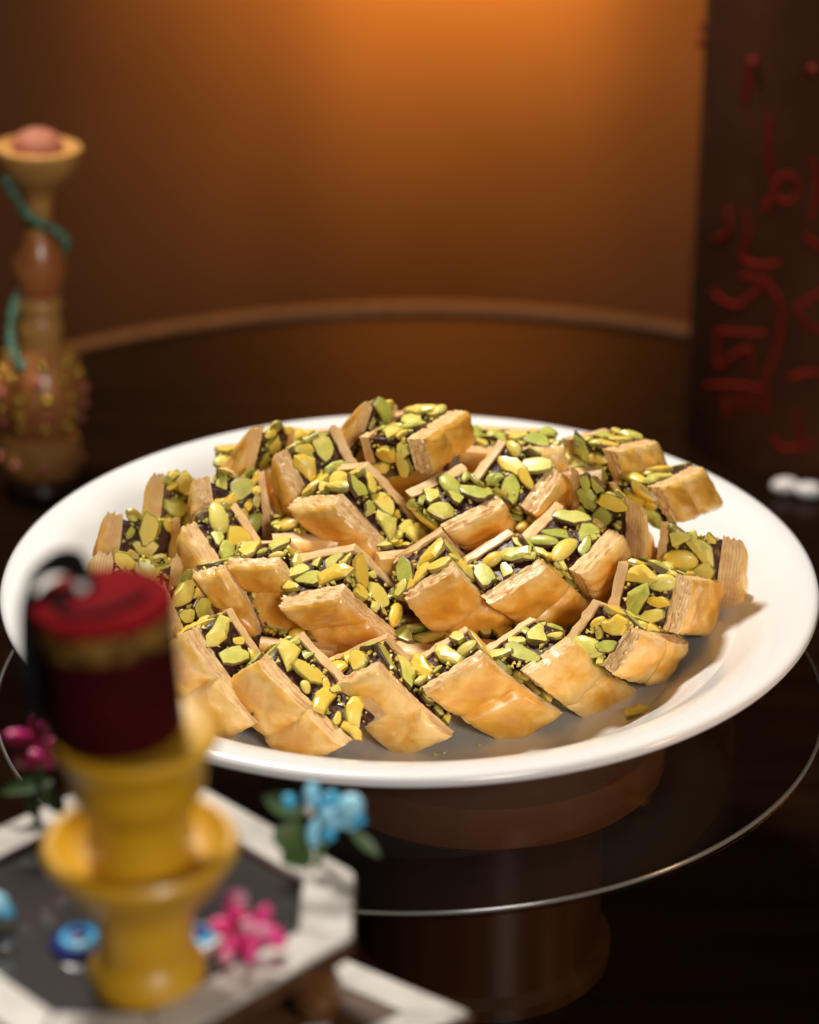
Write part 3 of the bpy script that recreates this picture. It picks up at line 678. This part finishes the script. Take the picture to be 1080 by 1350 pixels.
flower(at_z(322, 1272, FLZ), 'magenta cloth bud cluster in the front corner of the tray by the stand',
       [(318, 1225, 0, -1, 55, 30, M_pink), (308, 1193, -.1, -1, 40, 27, M_pink), (345, 1212, .4, -.9, 46, 27, M_pink), (352, 1232, .9, .1, 46, 28, M_pink), (328, 1245, .1, 1, 50, 34, M_pink), (295, 1222, -.9, -.2, 40, 26, M_pink), (300, 1250, -.6, .6, 44, 28, M_pink), (365, 1240, 1, .3, 30, 20, M_pink), (322, 1212, .1, -1, 30, 24, M_palepink)],
       [(340, 1255, 1, .5, 46, 22), (300, 1262, -1, .4, 40, 20)], [(315, 1185, 11, M_palepink), (326, 1222, 11, M_palepink), (346, 1228, 11, M_palepink), (298, 1262, 10, M_palepink)])
flower(at_z(-14, 1215, TRZ), 'turquoise cloth flower on the tray edge farthest from the blue one',
       [(-8, 1190, 1, .1, 40, 30, M_blue), (6, 1200, 1, .4, 28, 20, M_deepblue), (-18, 1180, -.5, -1, 36, 26, M_blue), (-24, 1200, -1, .2, 36, 26, M_blue)], [(-14, 1204, .2, 1, 30, 26)])
def eye_bead(c, ax, rz, label, mats):
    o = empty('eye_bead', c, label, 'bead', 'blue glass eye beads on the tray'); o.rotation_euler = (0, 0, rz)
    for i, (k, m) in enumerate(zip((1, .72, .42), mats)):
        q = MB(); q.lathe([(0, i * .0011), (ax * k, i * .0011), (ax * k * 1.04, .0012 + i * .0011), (ax * k * .9, .0026 + i * .0011), (0, .003 + i * .0011)], (0, 0, 0), 32); q.build(('glass_disc', 'ring', 'pupil')[i], m, o)
    return o
eye_bead(at_z(262, 1243, FLZ + .0002), .0075, 0, 'blue and white glass eye bead beside the front magenta buds', (M_white, M_deepblue, M_cobalt))
eye_bead(at_z(105, 1246, FLZ + .0002), .0085, 0, 'dark cobalt glass eye bead on the tray floor away from the buds', (M_cobalt, M_deepblue, M_cobalt))

# ---------------------------------------------------------------- ornamental water pipe behind, left
NB = at_z(54, 642, TZ); NY = NB.y
np_ = empty('water_pipe_ornament', NB, 'small ornamental water pipe of turned wood and beads on dark table', 'water pipe')
S2 = depth_of(NB) / FPX; np_.rotation_euler = (0, math.radians(3.2), 0)
def zz(py): return at_y(54, py, NY).z - NB.z
def pf(L): return [(r * S2, zz(y)) for r, y in L]
part('foot', pf([(0, 642), (44, 642), (46, 636), (40, 626), (46, 616), (0, 616)]), M_darkwood, np_)
ring = part('foot_ring', pf([(0, 616), (50, 616), (54, 606), (53, 590), (50, 574), (42, 568), (0, 568)]), M_tan, np_)
bowl = part('bowl', pf([(0, 568), (40, 568), (50, 552), (57, 528), (57, 508), (50, 484), (38, 466), (30, 456), (0, 456)]), M_redpaint, np_)
part('neck', pf([(0, 456), (29, 456), (28, 444), (30, 432), (28, 420), (24, 412), (0, 412)]), M_tan, np_)
part('neck_ring', pf([(0, 412), (26, 412), (29, 404), (28, 394), (22, 388), (0, 388)]), M_tan, np_)
part('bulb', pf([(0, 388), (24, 388), (32, 370), (34, 350), (31, 330), (24, 314), (19, 304), (0, 304)]), M_redpaint, np_)
part('upper_stem', pf([(0, 304), (19, 304), (17, 285), (17, 265), (20, 252), (26, 244), (0, 244)]), M_tan, np_)
part('cup', pf([(0, 244), (27, 244), (38, 232), (50, 216), (55, 202), (54, 192), (46, 190), (38, 198), (0, 202)]), M_tan, np_)
part('coal', pf([(0, 202), (30, 202), (32, 190), (26, 178), (14, 171), (0, 170)]), M_coal, np_)
bm = MB(); bm.ellipsoid((0, 0, 0), ((.0042, 0, 0), (0, .0042, 0), (0, 0, .0042))); bead_me = {}
def bead(m, p, parent, k=1):
    if m.name not in bead_me: bead_me[m.name] = make_mesh('bead', bm.v, bm.f, m)
    o = link_mesh('bead', bead_me[m.name], parent); o.location = p; o.scale = (k, k, k)
prof_b = [(57, 528), (56, 508), (50, 486), (40, 468), (52, 546)]
for ri, (r, y) in enumerate(prof_b):
    n = max(7, int(r / 5.2))
    for k in range(n):
        a = 2 * math.pi * (k + .5 * (ri % 2)) / n + .3 * ri
        bead(M_goldbead if (k * 3 + ri) % 4 else M_coral, (r * S2 * math.cos(a), r * S2 * math.sin(a), zz(y)), bowl, 1 if (k + ri) % 3 else .8)
for k in range(9): bead(M_coral, (53 * S2 * math.cos(k * .698), 53 * S2 * math.sin(k * .698), zz(598)), ring, .85)
hose = empty('bead_hose', at_y(14, 478, NY - .03), 'string of green glass beads winding round the water pipe', 'beads')
def hp(px, py, off): return at_y(px, py, NY + off) - hose.location
path = smooth_path([hp(8, 238, -.01), hp(22, 262, -.015), hp(42, 288, -.025), hp(68, 300, -.02), hp(86, 318, -.005), hp(76, 340, .02), hp(50, 365, .03), hp(28, 385, .01), hp(18, 410, -.01), hp(14, 440, -.02), hp(18, 464, -.028), hp(30, 486, -.032)], 8)
d = 0; last = path[0]; bead(M_greenbead, last, hose, .95)
for p in path[1:]:
    if (p - last).length > .0062: bead(M_greenbead, p, hose, random.uniform(.8, 1.05)); last = p
q = MB(); q.tube(path, .0010, 6); q.build('string', M_leaf, hose)

# ---------------------------------------------------------------- dark lacquered canister behind, right
CB = at_z(1075, 634, TZ); CR = .080; CC = Vector((CB.x, CB.y + CR, TZ))
cn = empty('lacquered_canister', CC, 'tall dark maroon canister with raised red calligraphy at table edge', 'canister')
def cz(py): return at_y(1060, py, CB.y).z - TZ
HT = cz(-70); HB = cz(92)
can = part('body', [(0, 0), (CR - .002, 0), (CR, .003), (CR, HT - .02), (CR + .001, HT - .016), (CR + .001, HT - .012), (0, HT - .012)], M_canister, cn, 96)
part('lid', [(0, HT - .012), (CR + .003, HT - .012), (CR + .0045, HT - .008), (CR + .0035, HT - .003), (CR - .004, HT + .002), (CR * .5, HT + .012), (.02, HT + .016), (0, HT + .016)], M_canister, cn, 96)
for k in (1, 2, 6, 7, 11, 13, 16, 18, 19, 20, 23, 25):
    a = 2 * math.pi * k / 26 + .1; bead(M_rubybead, ((CR + .0035) * math.cos(a), (CR + .0035) * math.sin(a), HB), can, .85)
def on_can(px, py):
    d = ray(px, py); o = Vector((0, 0, CAMH)); ox, oy = o.x - CC.x, o.y - CC.y
    A = d.x ** 2 + d.y ** 2; B = 2 * (ox * d.x + oy * d.y); C_ = ox * ox + oy * oy - CR * CR; D = B * B - 4 * A * C_
    if D < 0: return None
    return o + d * ((-B - math.sqrt(D)) / (2 * A)) - CC
Z1 = 1.929
strokes = [[(455, 290), (450, 370), (455, 450)], [(530, 480), (510, 512), (480, 508), (464, 480), (482, 450), (512, 448), (530, 480)],
  [(392, 535), (398, 600), (384, 655), (430, 675), (480, 668)], [(345, 525), (352, 585), (312, 612)], [(310, 740), (345, 772), (390, 768), (455, 700)],
  [(380, 700), (440, 715), (478, 770), (482, 830), (470, 900), (440, 962)], [(318, 842), (380, 846), (445, 850)], [(322, 842), (322, 930), (362, 905), (402, 888), (402, 952)],
  [(288, 982), (360, 980), (445, 990)], [(412, 990), (405, 1050)], [(440, 960), (442, 1062)], [(500, 962), (545, 950), (600, 948)], [(458, 1108), (490, 1142), (570, 1128)],
  [(522, 1040), (532, 1125)], [(515, 780), (555, 830), (600, 842)], [(530, 780), (590, 738)], [(340, 1000), (345, 1060)], [(375, 1000), (378, 1050)], [(400, 150), (400, 200), (390, 260)],
  [(455, 500), (440, 540)], [(560, 400), (575, 470), (560, 560)], [(545, 600), (590, 640)]]
for s_ in strokes:
    P3 = smooth_path([Vector((780 + x / Z1, y / Z1, 0)) for x, y in s_], 6); pts = [on_can(p.x, p.y) for p in P3]; pts = [p for p in pts if p]
    if len(pts) < 2: continue
    q = MB(); q.tube(pts, [.0010 + .0010 * math.sin(math.pi * (i + .5) / len(pts)) ** .5 for i in range(len(pts))], 8); q.build('letter_stroke', M_redletter, can)
# two white sugared almonds at the canister's foot
for i, (px, py, ang) in enumerate(((1035, 640, .15), (1066, 646, -.1))):
    p = at_z(px, py, TZ + .0055); q = MB(); q.ellipsoid((0, 0, 0), ((.0095, 0, 0), (0, .006, 0), (0, 0, .0053)), 16, 10)
    o = q.build('sugared_almond', M_white); o.location = p; o.rotation_euler = (0, 0, ang)
    tag(o, 'white oval sugared almond lying at the foot of the dark canister', 'sweet', 'white almonds by the canister')
